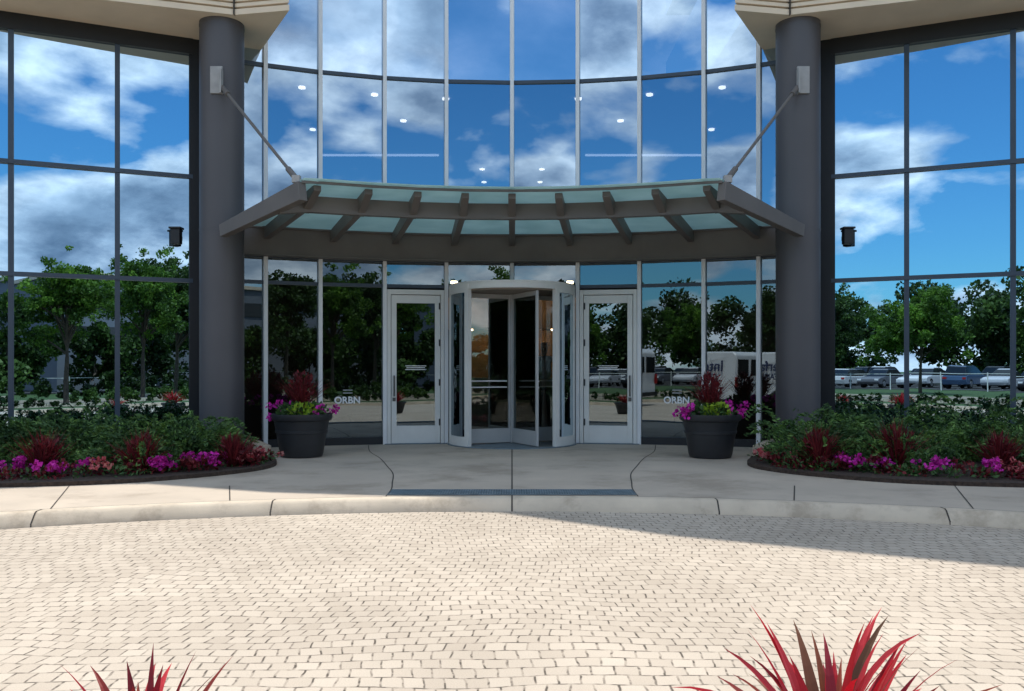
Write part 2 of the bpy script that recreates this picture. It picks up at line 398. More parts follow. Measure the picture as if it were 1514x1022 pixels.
a=MB(); a.prism([(-4.3,14.5),(-.4,14.85),(2.0,14.9),(4.3,14.3),(4.3,26),(-4.3,26)],ZT,ZT+.1)
a.prism([(-4.4,15.6),(-2.2,14.75),(-.4,13.95),(1.9,13.5),(3.3,12.35),(5.45,11.2),(9,9.2),(16,6.5),(16,26),(-4.4,26)],13.31,14.0)  # unseen roof, outline shaped so its shadow edge lands on the paving
a.make('unseen_shadow_roof',M_precast,B)
# columns
a=MB()
for s,x in((-1,-4.19),(1,4.13)):
    a.cyl((x,12.7,-.1),(x,12.7,6.199),.31,n=48,caps=False)
smoothobj(a.make('columns',M_col,B))
a=MB()
for s,x in((-1,-4.19),(1,4.13)):
    for z in(.12,3.2,6.13): a.cyl((x,12.7,z),(x,12.7,z+.03),.314,n=48)
smoothobj(a.make('column_collars',M_col,B))
# lobby interior
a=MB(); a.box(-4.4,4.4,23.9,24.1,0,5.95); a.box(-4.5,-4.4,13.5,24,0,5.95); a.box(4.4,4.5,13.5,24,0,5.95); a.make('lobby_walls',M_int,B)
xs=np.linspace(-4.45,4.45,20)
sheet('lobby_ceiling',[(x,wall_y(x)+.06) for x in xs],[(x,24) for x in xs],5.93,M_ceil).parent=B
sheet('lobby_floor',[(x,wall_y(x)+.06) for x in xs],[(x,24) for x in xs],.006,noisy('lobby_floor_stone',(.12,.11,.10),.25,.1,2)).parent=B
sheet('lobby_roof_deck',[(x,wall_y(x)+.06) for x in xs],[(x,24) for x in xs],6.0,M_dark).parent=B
a=MB(); a.box(-1.3,1.3,19.5,19.6,0,3.1); a.box(-1.6,1.6,18.7,19.5,2.1,2.75); a.make('wood_panel_wall',M_wood,B)
a=MB(); a.box(-.9,1.0,18.0,18.5,0,1.05); a.make('reception_desk',noisy('desk',(.35,.33,.3),.5,.05,2),B)
lt=MB()
for x in(-3.5,-2.35,-1.15,1.15,2.35,3.5): lt.cyl((x,wall_y(x)+.75,5.90),(x,wall_y(x)+.75,5.928),.06,n=16)
for x,y in((-2.05,16.6),(2.05,16.6),(-3.9,17.2),(3.9,17.2),(-.7,20.6),(.7,20.6),(-.7,22),(.7,22)): lt.cyl((x,y,5.90),(x,y,5.928),.06,n=16)
lt.make('ceiling_downlights',M_lamp,B)
a=MB()
for s in(-1,1): a.box(s*2.9-1.3,s*2.9+1.3,19.2,19.25,5.89,5.925)
a.make('linear_lights',emis('linear_lens',(.9,.95,1),1.3),B)
a=MB()
for x in(-.9,-.45,0,.45,.9): a.cyl((x,19.1,2.07),(x,19.1,2.098),.05,n=12)
for x in(-1.2,-.6,0,.6,1.2): a.cyl((x,18.2,3.0),(x,18.2,3.05),.07,n=12)  # front row added only to light the wood face
a.make('panel_fill_lights',M_warmfill,B)
# wall lamps
for s in(-1,1):
    e=empty('wall_lamp'); a=MB(); x=s*4.99; y=13.13
    a.box(x-.07,x+.07,y-.12,y,3.08,3.3); a.box(x-.09,x+.09,y-.14,y+.02,3.3,3.33); a.box(x-.03,x+.03,y-.0,y+.12,3.15,3.22)
    bev(a.make('lamp_housing',M_dark,e),.008)
# lettering on glass
def text(body,loc,rot,size,mat,parent,name='lettering',ext=.002,bold=0):
    c=bpy.data.curves.new(name,'FONT'); c.body=body; c.size=size; c.extrude=ext; c.offset=bold; c.align_x='CENTER'; c.align_y='CENTER'
    o=bpy.data.objects.new(name,c); COL.objects.link(o); o.location=loc; o.rotation_euler=rot; c.materials.append(mat); o.parent=parent; return o
for s in(-1,1):
    x=s*2.64; y=wall_y(2.66)-.09; ang=math.asin(x/RC)
    text('ORBN',(x,y,.72),(R_(90),0,-ang),.15,M_letter,B,'company_lettering',bold=.004)
    for k in range(2): 
        a=MB(); M=Matrix.Translation((x,y,.84+k*.045))@Matrix.Rotation(-ang,4,'Z'); a.box(-.07,.08,-.001,.001,-.009,.009,M); a.make('hours_lettering',noisy('faded_vinyl',(.35,.35,.36),.6,.02),B)

# ------------------------------------------------------------ glass doors
def hinged(i,s):
    e=empty('entrance_door'); a,b=Vector((*Wp[i],0)),Vector((*Wp[i+1],0)); d=(b-a).normalized(); L=(b-a).length
    ang=math.atan2(d.y,d.x); M=Matrix.Translation(a)@Matrix.Rotation(ang,4,'Z')
    f=MB(); x0,x1=.04,L-.04
    f.box(x0,x0+.06,-.09,.04,0,2.52,M); f.box(x1-.06,x1,-.09,.04,0,2.52,M); f.box(x0+.06,x1-.06,-.088,.038,2.44,2.52,M)
    bev(f.make('door_frame',M_white,e),.004)
    f=MB(); l0,l1=x0+.068,x1-.068
    f.box(l0,l0+.085,-.07,-.02,.015,2.43,M); f.box(l1-.085,l1,-.07,-.02,.015,2.43,M)
    f.box(l0+.085,l1-.085,-.069,-.021,.015,.30,M); f.box(l0+.085,l1-.085,-.069,-.021,2.30,2.43,M)
    bev(f.make('door_leaf',M_white,e),.004)
    g=MB(); g.box(l0+.085,l1-.085,-.05,-.044,.30,2.30,M); g.make('door_glass',M_lowg,e)
    h=MB(); hx=l0+.045 if s<0 else l1-.045
    h.cyl(M@Vector((hx,-.12,.78)),M@Vector((hx,-.12,1.12)),.013,n=10); 
    for z in(.80,1.10): h.cyl(M@Vector((hx,-.12,z)),M@Vector((hx,-.07,z)),.01,n=8)
    h.box(hx-.025,hx+.025,-.082,-.07,.70,.76,M)
    h.make('pull_handle',noisy('handle_metal',(.12,.12,.12),.35,.05,metal=.8),e)
    h=MB(); hx=l1-.01 if s<0 else l0+.01
    for z in(.3,.95,1.6,2.2): h.box(hx-.012,hx+.012,-.085,-.07,z,z+.11,M)
    h.make('hinges',M_dark,e)
    n=MB(); cx=(l0+l1)/2
    for k,w in enumerate((.17,.15,.17)): n.box(cx-w,cx+w,-.056,-.053,1.21+k*.03,1.222+k*.03,M)
    n.make('door_notice_lettering',M_letter,e)
    t=MB(); t.box(0.0,L,-.14,.05,0.003,.014,M); t.make('threshold',M_grate,e)
hinged(3,-1); hinged(6,1)
# ------------------------------------------------------------ revolving door
RV=empty('revolving_door'); cx,cy,R=0,14.42,1.02
def arcwall(mb,a0,a1,r,z0,z1,t,n=14):
    for i in range(n):
        p=a0+(a1-a0)*i/n;q=a0+(a1-a0)*(i+1)/n
        v=[]
        for z in(z0,z1):
            for rr,an in((r,p),(r,q),(r-t,q),(r-t,p)): v.append((cx+rr*math.sin(an),cy-rr*math.cos(an),z))
        mb.add(v,[(0,1,2,3),(7,6,5,4),(0,4,5,1),(1,5,6,2),(2,6,7,3),(3,7,4,0)])
fr=MB(); g=MB()
A0,A1=R_(44),R_(128)
for s in(-1,1):
    arcwall(g,s*A0,s*A1,R-.02,.16,2.42,.01)
    arcwall(fr,s*A0,s*A1,R,.01,.16,.06); arcwall(fr,s*A0,s*A1,R+.001,2.42,2.56,.06)
    for an in(A0,R_(84),A1):
        x,y=cx+(R-.03)*math.sin(s*an),cy-(R-.03)*math.cos(an); M=Matrix.Translation((x,y,0))@Matrix.Rotation(s*an,4,'Z')
        w=.04 if an==A0 else .02
        fr.box(-w,w,-.038,.038,.01,2.561,M)
arcwall(fr,-A0,A0,R-.001,2.47,2.56,.06,16); arcwall(fr,A1,2*math.pi-A1,R-.001,2.47,2.56,.06,16)
fr.make('drum_frame',M_white,RV); g.make('drum_glass',M_lowg,RV)
c=MB(); c.cyl((cx,cy,2.561),(cx,cy,2.585),R+.005,n=48); smoothobj(c.make('drum_canopy',M_white,RV))
c=MB(); c.cyl((cx,cy,2.45),(cx,cy,2.469),R-.07,n=48); c.make('drum_ceiling',noisy('drum_ceiling_paint',(.3,.25,.2),.6,.05),RV)
wf=MB(); wg=MB(); bar=MB()
wf.cyl((cx,cy,.02),(cx,cy,2.448),.035,n=16)
for k in range(4):
    an=R_(25+90*k); M=Matrix.Translation((cx,cy,0))@Matrix.Rotation(an,4,'Z')
    r1=.93
    def bx(mb,x0,x1,z0,z1,t=.02): mb.box(-t,t,-x1,-x0,z0,z1,M)
    bx(wf,.04,.07,.03,2.44); bx(wf,r1-.035,r1,.03,2.44); bx(wf,.07,r1-.035,.03,.26,.019); bx(wf,.07,r1-.035,2.37,2.44,.019)
    bx(wg,.07,r1-.035,.26,2.37,.004)
    for z in(.93,1.03): bar.cyl(M@Vector((.06,-.12,z)),M@Vector((.06,-(r1-.08),z)),.011,n=8)
wf.make('rotor_frames',noisy('rotor_aluminium',(.46,.46,.45),.4,.05,3),RV); wg.make('rotor_glass',glassmat('rotor_glass',(.8,.85,.85),0,(.85,.87,.85),.10),RV); bar.make('push_bars',M_mull,RV)
c=MB(); c.cyl((cx,cy,.002),(cx,cy,.016),R+.04,n=48); c.make('floor_ring',M_grate,RV)

# ------------------------------------------------------------ canopy
C=empty('entrance_canopy')
def farc(x): return 11.5-.085*x*x
def barc(x): return wall_y(x)-.20
FX=[.60*i for i in range(6)]; BX=[.95*i for i in range(5)]+[4.02]
FX[5]=2.62
def fp(i):
    x=math.copysign(FX[abs(i)],i) if i else 0; return Vector((x,farc(x) if abs(i)<5 else 10.95,3.57))
def bpnt(i):
    x=math.copysign(BX[abs(i)],i) if i else 0
    return Vector((x,barc(x) if abs(i)<5 else 12.22,3.42 if abs(i)<5 else 3.24))
raf=MB(); gls=MB(); TB=.22
for i in range(-5,6):
    f=fp(i);b=bpnt(i)
    dn=Vector((0,0,.02))
    if abs(i)<5:
        s0=f.lerp(b,.045)-dn; s1=f.lerp(b,TB+.02)-dn
        raf.beam(s0,s1,.10,.07,h2=.24); raf.beam(s1,b-dn,.09,.20,h2=.18)
    else:
        raf.beam(f-dn,b-dn,.12,.24,h2=.17)
    if i<5:
        f2=fp(i+1);b2=bpnt(i+1)
        fe=(f-b)*.03;fe2=(f2-b2)*.03
        t=Vector((0,0,.012)); a0,a1,b0,b1=f+fe,f2+fe2,b,b2
        gls.add([a0,a1,b1,b0,a0+t,a1+t,b1+t,b0+t],[(3,2,1,0),(4,5,6,7),(0,1,5,4),(1,2,6,5),(2,3,7,6),(3,0,4,7)])
bev(raf.make('rafters',M_steel,C),.006); gls.make('glass_roof',M_cang,C)
bm1=MB()
def curvebeam(mb,pts,w,h):
    for i in range(len(pts)-1): mb.beam(pts[i],pts[i+1],w,h)
fr_pts=[]
for i in range(-5,6):
    for t in ((0,) if i==5 else (0,.5)):
        f=fp(i).lerp(bpnt(i),TB if abs(i)<5 else .3)
        if t:
            f2=fp(i+1).lerp(bpnt(i+1),TB if abs(i+1)<5 else .3); f=f.lerp(f2,.5)
        fr_pts.append(f-Vector((0,0,.045)))
curvebeam(bm1,fr_pts,.11,.21)
bk_pts=[Vector((x,barc(x) ,3.385)) for x in np.linspace(-4.2,4.2,17)]
curvebeam(bm1,bk_pts,.16,.385)
bm1.make('curved_beams',M_steel,C)
fl=MB(); curvebeam(fl,[p-Vector((0,0,.386)) for p in bk_pts],.24,.025); curvebeam(fl,[p+Vector((0,0,.026)) for p in bk_pts],.24,.024)
curvebeam(fl,[fp(i)+Vector((0,0,-.004)) for i in range(-5,6)],.03,.03)
fl.make('beam_flanges',M_steel,C)
rod=MB(); pl=MB()
for s in(-1,1):
    xc=-4.19 if s<0 else 4.13
    top=Vector((xc-s*.12,12.34,5.18)); bot=Vector((s*2.70,11.0,3.60))
    rod.cyl(top,bot,.021,n=12); d=(bot-top).normalized(); rod.cyl(top+d*.02,top+d*.22,.038,n=12); rod.cyl(bot-d*.24,bot,.038,n=12)
    pl.box(xc-s*.03-.085,xc-s*.03+.085,12.36,12.40,5.10,5.48); pl.box(xc-s*.12-.012,xc-s*.12+.012,12.26,12.36,5.08,5.42)
    pl.box(bot.x-.05,bot.x+.05,bot.y-.03,bot.y+.06,3.55,3.64)
rod.make('tie_rods',M_steel,C,); bev(pl.make('bracket_plates',noisy('bracket_grey',(.36,.35,.34),.5,.15,6),C),.004)

# ------------------------------------------------------------ planters at entrance
def pot(name,x,y,r,h):
    e=empty(name); a=MB()
    a.lathe((x,y,.0),[(.001,.01),(r*.70,.01),(r*.74,.05),(r*.86,h*.55),(r*.89,h*.56),(r*.90,h*.62),(r*.88,h*.63),(r*.95,h*.84),(r*1.02,h*.86),(r*1.05,h*.9),(r*1.05,h),(r*.97,h),(r*.93,h*.9),(.001,h*.9)],48)
    smoothobj(a.make('pot',M_pot,e),35); return e
def flowerpot(x,y):
    e=pot('flower_planter',x,y,.40,.60)
    parts=[]
    P,d=ball(420,(x,y,.63),.38,.40,.4); parts.append((quads(P,.075,1.5,.3,d),0))
    P,d=ball(130,(x+.05,y-.18,.66),.20,.5,.6); parts.append((quads(P,.07,1.3,.2,d),1))
    for k in range(46):
        an=random.uniform(0,2*math.pi); rr=random.uniform(.24,.50); zz=.66+random.uniform(-.12,.10)
        if abs(math.sin(an)+1)<.25: continue
        P,d=ball(14,(x+rr*math.cos(an),y+rr*math.sin(an),zz),.045,1,.6); parts.append((quads(P,.045,1.1,0,d),2))
    parts.append((blades((x,y+.02,.62),170,.60,.016,.75,.7,.02),3))
    P,d=ball(340,(x,y+.02,.95),.18,1.4,.3); parts.append((quads(P,.07,3,.9,d),3))
    quadobj('flowers_and_foliage',parts,[M_bedl,M_lime,M_mag,M_burg],e)
flowerpot(-2.93,12.25); flowerpot(2.74,12.15)
# ------------------------------------------------------------ beds
bedL=catm([(-14,8.2),(-9,8.75),(-6,8.98),(-5.2,9.02),(-4.2,9.3),(-3.5,9.85),(-3.05,10.5),(-2.98,11.1),(-3.2,11.75),(-3.55,12.4),(-3.9,13.3)],4)+[(-4.7,13.35),(-14,9.25)]
for s in(-1,1):
    P=[(p[0]*-s,p[1]) for p in bedL]
    mb=MB(); mb.prism(P,.0,.045); o=mb.make('planting_bed_soil',M_soil)
    mb=MB(); 
    for (ax,ay),(bx_,by) in (((3.42,12.2),(3.75,12.9)),((3.75,12.9),(4.0,13.35))): mb.beam((s*ax,ay,.16),(s*bx_,by,.16),.16,.16)
    bev(mb.make('bed_edging',M_curb),.01)
def juniper(s):
    parts=[]; cs=[]
    r=random.Random(11 if s<0 else 23)
    for i in range(30):
        u=r.uniform(0,1); 
        x=3.6+ u*4.8; yb=13.0-(x-4.4)*.46 if x>4.6 else 12.0
        yf=10.5 if x<4.2 else 10.1
        y=r.uniform(yf,max(yf+.2,min(yb-.35,12.6)))
        rad=r.uniform(.34,.60); h=r.uniform(.24,.50)+(.06 if y>11.3 else 0)
        if x<4.0: h*=.8
        if s>0 and x<4.9: h*=1.15
        cs.append((s*x,y,rad,h))
    for x,y,rad,h in cs:
        n=1500
        d=rng.normal(size=(n,3)); d[:,2]=np.abs(d[:,2])*.9; d/=np.linalg.norm(d,axis=1)[:,None]
        an=np.arctan2(d[:,1],d[:,0]); ph=r.uniform(0,6)
        lob=1+.22*np.sin(an*3+ph)+.18*np.sin(an*7+ph*2+d[:,2]*6)
        rr=(.45+.6*rng.random(n))*lob
        P=np.stack([x+d[:,0]*rad*rr,y+d[:,1]*rad*rr,.05+d[:,2]*h*rr],1)
        parts.append((quads(P,.060,3.2,.1,d*.6),0))
        for k in range(20):     # arching feathery sprays
            a=r.uniform(0,6.28); el=r.uniform(.5,1.45); t=np.linspace(.25,1.2,18)
            R0=rad*1.05
            base=np.stack([x+math.cos(a)*R0*t,y+math.sin(a)*R0*t,.05+h*el*np.sin(t*1.8)],1)
            for q in range(4):
                L=base+rng.normal(size=(18,3))*.022*(1.35-t)[:,None]
                dd=np.tile(np.array([[math.cos(a),math.sin(a),.45]]),(18,1))
                parts.append((quads(L,.062,3.0,.0,dd*1.1),0))
    quadobj('juniper_shrubs',parts,[M_jun])
juniper(-1); juniper(1)
def edgeline(s,t):
    pts=[(3.1,10.9),(3.2,10.45),(3.6,9.98),(4.2,9.5),(5.2,9.2),(6,9.15),(7.5,9.05)]
    f=t*(len(pts)-1); i=min(int(f),len(pts)-2); u=f-i
    return (s*(pts[i][0]*(1-u)+pts[i+1][0]*u),pts[i][1]*(1-u)+pts[i+1][1]*u)
for s in(-1,1):
    parts=[]
    for k in range(130):
        x,y=edgeline(s,random.random()); y+=random.uniform(.02,.6); x+=s*random.uniform(0,.25)
        P,d=ball(26,(x,y,.09),.13,.7,.4); parts.append((quads(P,.055,1.8,.3,d),random.choice([0,3,3])))
    for k in range(48):
        x,y=edgeline(s,random.random()**.8); y+=random.uniform(.0,.5); x+=s*random.uniform(0,.25)
        cl=math.sin(x*3.1)+math.sin(x*1.3+2); m0=1 if cl>-.1 else 2
        if random.random()<.4: m0=3
        for q in range(random.choice([2,4,6])):
            xx=x+random.gauss(0,.08); yy=y+random.gauss(0,.06)
            P,d=ball(12,(xx,yy,.13+random.random()*.09),.045,.8,.6); parts.append((quads(P,.045,1.1,.1,d),m0))
    quadobj('flower_bed',parts,[M_bedl,M_mag,M_pink,M_burg])
def spiky(x,y,h):
    parts=[(blades((x,y,.05),130,h,.026,.95,.4,.03),0)]
    P,d=ball(160,(x,y,.05+h*.5),h*.34,1.1,.3); parts.append((quads(P,.09,4,.9,d),0))
    quadobj('burgundy_fountain_grass',parts,[M_burg])
for x,y,h in((-5.2,9.75,.52),(-4.2,9.95,.50),(-3.35,10.55,.44),(-6.6,9.8,.5),(3.6,10.3,.55),(4.45,10.15,.6),(5.55,10.0,.5),(6.7,9.8,.5)): spiky(x,y,h)

# ------------------------------------------------------------ foreground cordylines
def cordy(x,y,n,L):
    e=empty('cordyline_planter'); a=MB(); a.lathe((x,y,-.12),[(.001,.01),(.20,.01),(.22,.04),(.29,.30),(.32,.32),(.32,.37),(.29,.37),(.27,.33),(.001,.33)],40)
    smoothobj(a.make('pot',M_pot,e),35)
    parts=[(blades((x,y,.20),n,L,.042,1.0,.8,.05,10),0)]
    quadobj('cordyline_leaves',parts,[M_redl],e)
cordy(.745,2.02,84,.445); cordy(-.86,2.02,50,.345)

# ------------------------------------------------------------ trees
def tree(name,x,y,h,r,mat,seed,n=9000,leaf=.16):
    rr=random.Random(seed); e=empty(name); t=MB()
    th=h*.30; t.cyl((x,y,-.17),(x+.05,y,th),h*.018,h*.012,12)
    top=Vector((x+.05,y,th)); cl=[]
    for k in range(15):
        a=k*2.4+rr.uniform(-.4,.4); el=rr.uniform(.15,1.35); l=r*rr.uniform(.55,1.05)
        zb=th+ (h-th)*.35*rr.random()
        b=Vector((x+.05,y,zb)); d=Vector((math.cos(a)*math.cos(el),math.sin(a)*math.cos(el),math.sin(el)))
        tip=b+Vector((d.x*l,d.y*l,d.z*(h-zb)*.85)); mid=b.lerp(tip,.5)+Vector((0,0,.1*l))
        t.cyl(b,mid,h*.009,h*.006,6); t.cyl(mid,tip,h*.006,h*.002,6)
        for q in (tip,mid.lerp(tip,.4)):
            cl.append((q,rr.uniform(.16,.28)*r))
            for _ in range(5): cl.append((q+Vector((rr.gauss(0,.26),rr.gauss(0,.26),rr.gauss(0,.22)))*r,rr.uniform(.07,.19)*r))
    t.cyl(top,(x,y,h*.9),h*.011,h*.003,8)
    t.make('trunk_and_limbs',M_bark,e)
    parts=[];tot=sum(c[1]**2 for c in cl)
    for q,cr in cl:
        P,d=ball(max(20,int(n*cr*cr/tot)),q,cr,.75,.15); P[:,2]=np.maximum(P[:,2],h*.2); parts.append((quads(P,leaf,1.6),0))
    quadobj('foliage',parts,[mat],e)
tree('deciduous_tree',3.6,-12.5,6.1,2.0,M_leaf,1,19000,.13)
tree('deciduous_tree',8.6,-16.0,6.4,2.2,M_leaf,2,17000,.14)
tree('deciduous_tree',.6,-20.0,5.6,2.1,M_leafd,3,14000,.15)
tree('deciduous_tree',-10.3,-24,5.6,2.4,M_leaf,4,17000,.16)
tree('deciduous_tree',-20.5,-33,6.6,2.6,M_leafd,5,13000,.19)
tree('deciduous_tree',-3.2,-24,6.2,2.6,M_leafd,6,15000,.18)
tree('deciduous_tree',13.5,-22,7.5,3.0,M_leafd,8,15000,.2)
tree('deciduous_tree',19,-26,8.0,3.2,M_leafd,9,13000,.22)
tree('deciduous_tree',-24.5,-26,7.0,3.0,M_leafd,10,13000,.2)
def row(name,x0,x1,y,hmin,hmax,step,seed,nq=1500,leaf=.5):
    rr=random.Random(seed); parts=[]; x=x0
    while x<x1:
        h=rr.uniform(hmin,hmax); r=h*.36; yy=y+rr.uniform(-2.5,2.5)
        if hmax<2: yy=y+rr.uniform(-.3,.3)
        for k in range(10):
            c=(x+rr.gauss(0,.45)*r,yy+rr.gauss(0,.4)*r,h*rr.uniform(.12,.80)); cr=r*rr.uniform(.35,.62)
            P,d=ball(nq//9,c,cr,.85,.3); P[:,2]=np.abs(P[:,2]+.15)-.15; parts.append((quads(P,leaf,1.5),0))
        P=np.stack([x+rng.normal(size=20)*.1,np.full(20,yy),rng.random(20)*h*.4],1); parts.append((quads(P,.5 if hmax>2 else .1,5,3),1))
        x+=step*rr.uniform(.7,1.3)
    quadobj(name,parts,[M_leafd,M_bark])
row('distant_trees',-75,75,-63,7.5,12.0,3.0,5,3200,.42)
row('distant_trees',-1,60,-35,4.5,6.8,2.6,6,3000,.30)
row('distant_trees',-75,-42,-40,6.0,9,3.5,9,2000,.4)
row('hedge',1.5,34,-6.6,.55,.85,.42,12,380,.09)
row('hedge',-34,1.2,-6.6,.22,.42,.30,14,220,.07)
row('hedge',-1,40,-18.5,.7,1.1,.7,13,260,.16)

# low office building behind the camera on the right
LB=empty('low_warehouse_building'); a=MB(); a.box(14,52,-52,-40,-.1,8.2); a.make('walls',noisy('warehouse_wall',(.17,.19,.22),.8,.05,.5),LB)
a=MB(); a.box(13.9,52.1,-39.98,-39.9,3.2,4.6); a.box(13.9,52.1,-39.98,-39.9,5.9,7.0); a.make('windows',M_cwin,LB)
a=MB(); a.box(13.8,52.2,-52.2,-39.8,8.2,8.5); a.make('parapet',M_precast,LB)
a=MB()
for i in range(32): a.cyl((-50+i*3,-35.5,-.17),(-50+i*3,-35.5,1.0),.035,n=6)
for z in(.9,): a.box(-50,43,-35.52,-35.48,z,z+.04)
a.make('parking_fence',M_white)

# ------------------------------------------------------------ vehicles
def extr(mb,prof,w,tuck=0,zt=1.0):
    n=len(prof); v=[]
    zmax=max(z for _,z in prof)
    for s in(-1,1):
        for x,z in prof:
            ww=w/2-(tuck*max(0,(z-zt)/(zmax-zt)) if z>zt else 0)
            v.append((x,s*ww,z))
    mb.add(v,[tuple(range(n)),tuple(range(n,2*n))[::-1]]+[(i,n+i,n+(i+1)%n,(i+1)%n) for i in range(n)])
def wheels(mb,hub,xs,w,r):
    for x in xs:
        for s in(-1,1):
            mb.cyl((x,s*(w/2-.2),r),(x,s*(w/2+.01),r),r,n=24); hub.cyl((x,s*(w/2+.01),r),(x,s*(w/2+.022),r),r*.6,n=16)
M_hub=noisy('hub_metal',(.45,.45,.46),.35,.1,metal=.7)
M_tail=noisy('tail_lamp',(.35,.01,.01),.3,.1)
def car(x,y,rot,col,suv=False):
    e=empty('parked_car'); m=noisy('car_paint',col,.25,.03,1)
    h=1.62 if suv else 1.42; k=.95 if suv else .88
    b=MB(); extr(b,[(-2.2,.28),(2.15,.28),(2.28,.45),(2.25,.68),(1.9,.80),(1.15,k),(-1.75,k+.03),(-2.2,.90),(-2.28,.6)],1.8,.06,.6); bev(b.make('body',m,e),.06,3)
    c=MB(); extr(c,[(1.1,k-.02),(.35,h-.07),(.1,h),(-1.0 if not suv else -1.5,h),(-1.25 if not suv else -1.85,h-.06),(-1.85 if not suv else -2.1,k)],1.66,.22,k); bev(c.make('cabin_windows',M_cwin,e),.04,2)
    c=MB(); extr(c,[(.32,h-.06),(.1,h+.015),(-1.0 if not suv else -1.5,h+.015),(-1.22 if not suv else -1.8,h-.05)],1.26,.05,h-.04); bev(c.make('roof',m,e),.03,2)
    t=MB();hu=MB(); wheels(t,hu,(-1.35,1.38),1.76,.33); t.make('tyres',M_tyre,e); hu.make('hubs',M_hub,e)
    l=MB(); 
    for s in(-1,1): l.box(2.2,2.285,s*.7-.15,s*.7+.15,.58,.70); 
    l.make('headlamps',M_letter,e); l=MB()
    for s in(-1,1): l.box(-2.29,-2.2,s*.7-.13,s*.7+.13,.66,.80)
    l.make('tail_lamps',M_tail,e)
    e.location=(x,y,-.15); e.rotation_euler=(0,0,rot)
cols=[(.05,.09,.16),(.5,.5,.52),(.04,.04,.045),(.6,.6,.6),(.25,.27,.3),(.03,.07,.14),(.55,.55,.54),(.12,.12,.13),(.65,.65,.66)]
for i in range(13):
    car(-40+i*2.8+random.uniform(-.1,.1),-41.5+random.uniform(-.3,.3),R_(90 if i%3 else -90)+random.uniform(-.03,.03),cols[i%9],i%4==1)
for i in range(11): car(-41+i*2.9,-49+random.uniform(-.3,.3),R_(-90 if i%4 else 90),cols[(i*4+2)%9],i%3==0)
for i in range(6): car(-40+i*5.6,-55,R_(90),cols[(i*3+1)%9],i%2==0)
# van
VN=empty('delivery_van'); m=noisy('van_paint',(.72,.73,.74),.3,.02,1)
b=MB(); extr(b,[(-2.5,.32),(2.35,.32),(2.62,.42),(2.66,.75),(2.45,.98),(1.95,1.12),(1.30,1.88),(1.05,2.0),(-2.4,2.02),(-2.55,1.9)],1.95,.14,1.1); bev(b.make('body',m,VN),.06,3)
b=MB()
for s in(-1,1): b.add([(.72,s*.982,1.18),(1.72,s*.975,1.16),(1.25,s*.895,1.74),(.72,s*.90,1.74)],[(0,1,2,3)])
for s in(-1,1): b.box(-2.575,-2.545,s*.42-.32,s*.42+.32,1.2,1.75)
b.add([(2.02,-.86,1.13),(2.02,.86,1.13),(1.42,.76,1.80),(1.42,-.76,1.80)],[(0,1,2,3)]); b.make('windows',M_cwin,VN)
t=MB();hu=MB(); wheels(t,hu,(-1.55,1.75),1.95,.36); t.make('tyres',M_tyre,VN); hu.make('hubs',M_hub,VN)
b=MB(); 
for s in(-1,1): b.box(2.55,2.67,s*.75-.14,s*.75+.14,.72,.9)
b.make('headlamps',M_hub,VN)
b=MB()
for s in(-1,1): b.box(-2.585,-2.53,s*.86-.06,s*.86+.06,.8,1.15)
b.make('tail_lamps',M_tail,VN)
b=MB(); b.box(2.63,2.69,-.5,.5,.45,.62); b.box(-2.58,2.5,-.99,-.975,.34,.42);b.box(-2.5,2.4,.978,.99,.34,.42); b.box(-2.6,-2.5,-.9,.9,.36,.5)
for x in(-.45,.6): b.box(x-.006,x+.006,-.985,-.974,.45,1.1)
b.make('trim',M_dark,VN)
M_navy=noisy('navy_vinyl',(.02,.03,.09),.5,.02)
for s in(-1,1):
    rz=0 if s<0 else R_(180)
    text('Interfare',(-1.2,s*.935,1.50),(R_(90-8*1),0,rz),.50,M_navy,VN,'van_lettering',.004,.008)
    text('CLEANING',(-1.2,s*1.0,1.14),(R_(90),0,rz),.28,M_navy,VN,'van_lettering',.004,.006)
VN.location=(-7.0,-1.2,-.12); VN.rotation_euler=(0,0,R_(183))

# ------------------------------------------------------------ person in lobby
PE=empty('person'); 
def skin(name,pts,edges,mat,root=0,sub=2):
    me=bpy.data.meshes.new(name); me.from_pydata([p[:3] for p in pts],edges,[]); o=bpy.data.objects.new(name,me); COL.objects.link(o); o.parent=PE
    o.modifiers.new('s','SKIN'); lay=me.skin_vertices[0].data
    for i,p in enumerate(pts): lay[i].radius=(p[3],p[4] if len(p)>4 else p[3])
    lay[root].use_root=True
    sb=o.modifiers.new('u','SUBSURF'); sb.levels=sub; sb.render_levels=sub; me.materials.append(mat); return o
M_skin=noisy('skin',(.45,.27,.19),.5,.05); M_shirt=noisy('shirt',(.55,.62,.72),.8,.05); M_trs=noisy('trousers',(.03,.03,.045),.8,.1)
skin('shirt',[(0,0,1.0,.15,.10),(0,0,1.2,.145,.10),(0,0,1.38,.16,.10),(0,0,1.47,.07,.06),(-.19,0,1.42,.06),(-.25,0,1.16,.048),(-.24,-.09,.95,.036),(.19,0,1.42,.06),(.25,0,1.16,.048),(.24,-.09,.95,.036)],[(0,1),(1,2),(2,3),(2,4),(4,5),(5,6),(2,7),(7,8),(8,9)],M_shirt)
skin('trousers',[(0,0,.98,.145,.10),(-.09,0,.86,.09),(-.10,0,.48,.062),(-.10,.02,.10,.05),(.09,0,.86,.09),(.10,-.03,.48,.062),(.11,0,.10,.05)],[(0,1),(1,2),(2,3),(0,4),(4,5),(5,6)],M_trs)
skin('shoes',[(-.10,.03,.05,.045),(-.11,-.16,.04,.04)],[(0,1)],M_dark); skin('shoes',[(.11,.01,.05,.045),(.12,-.18,.04,.04)],[(0,1)],M_dark)
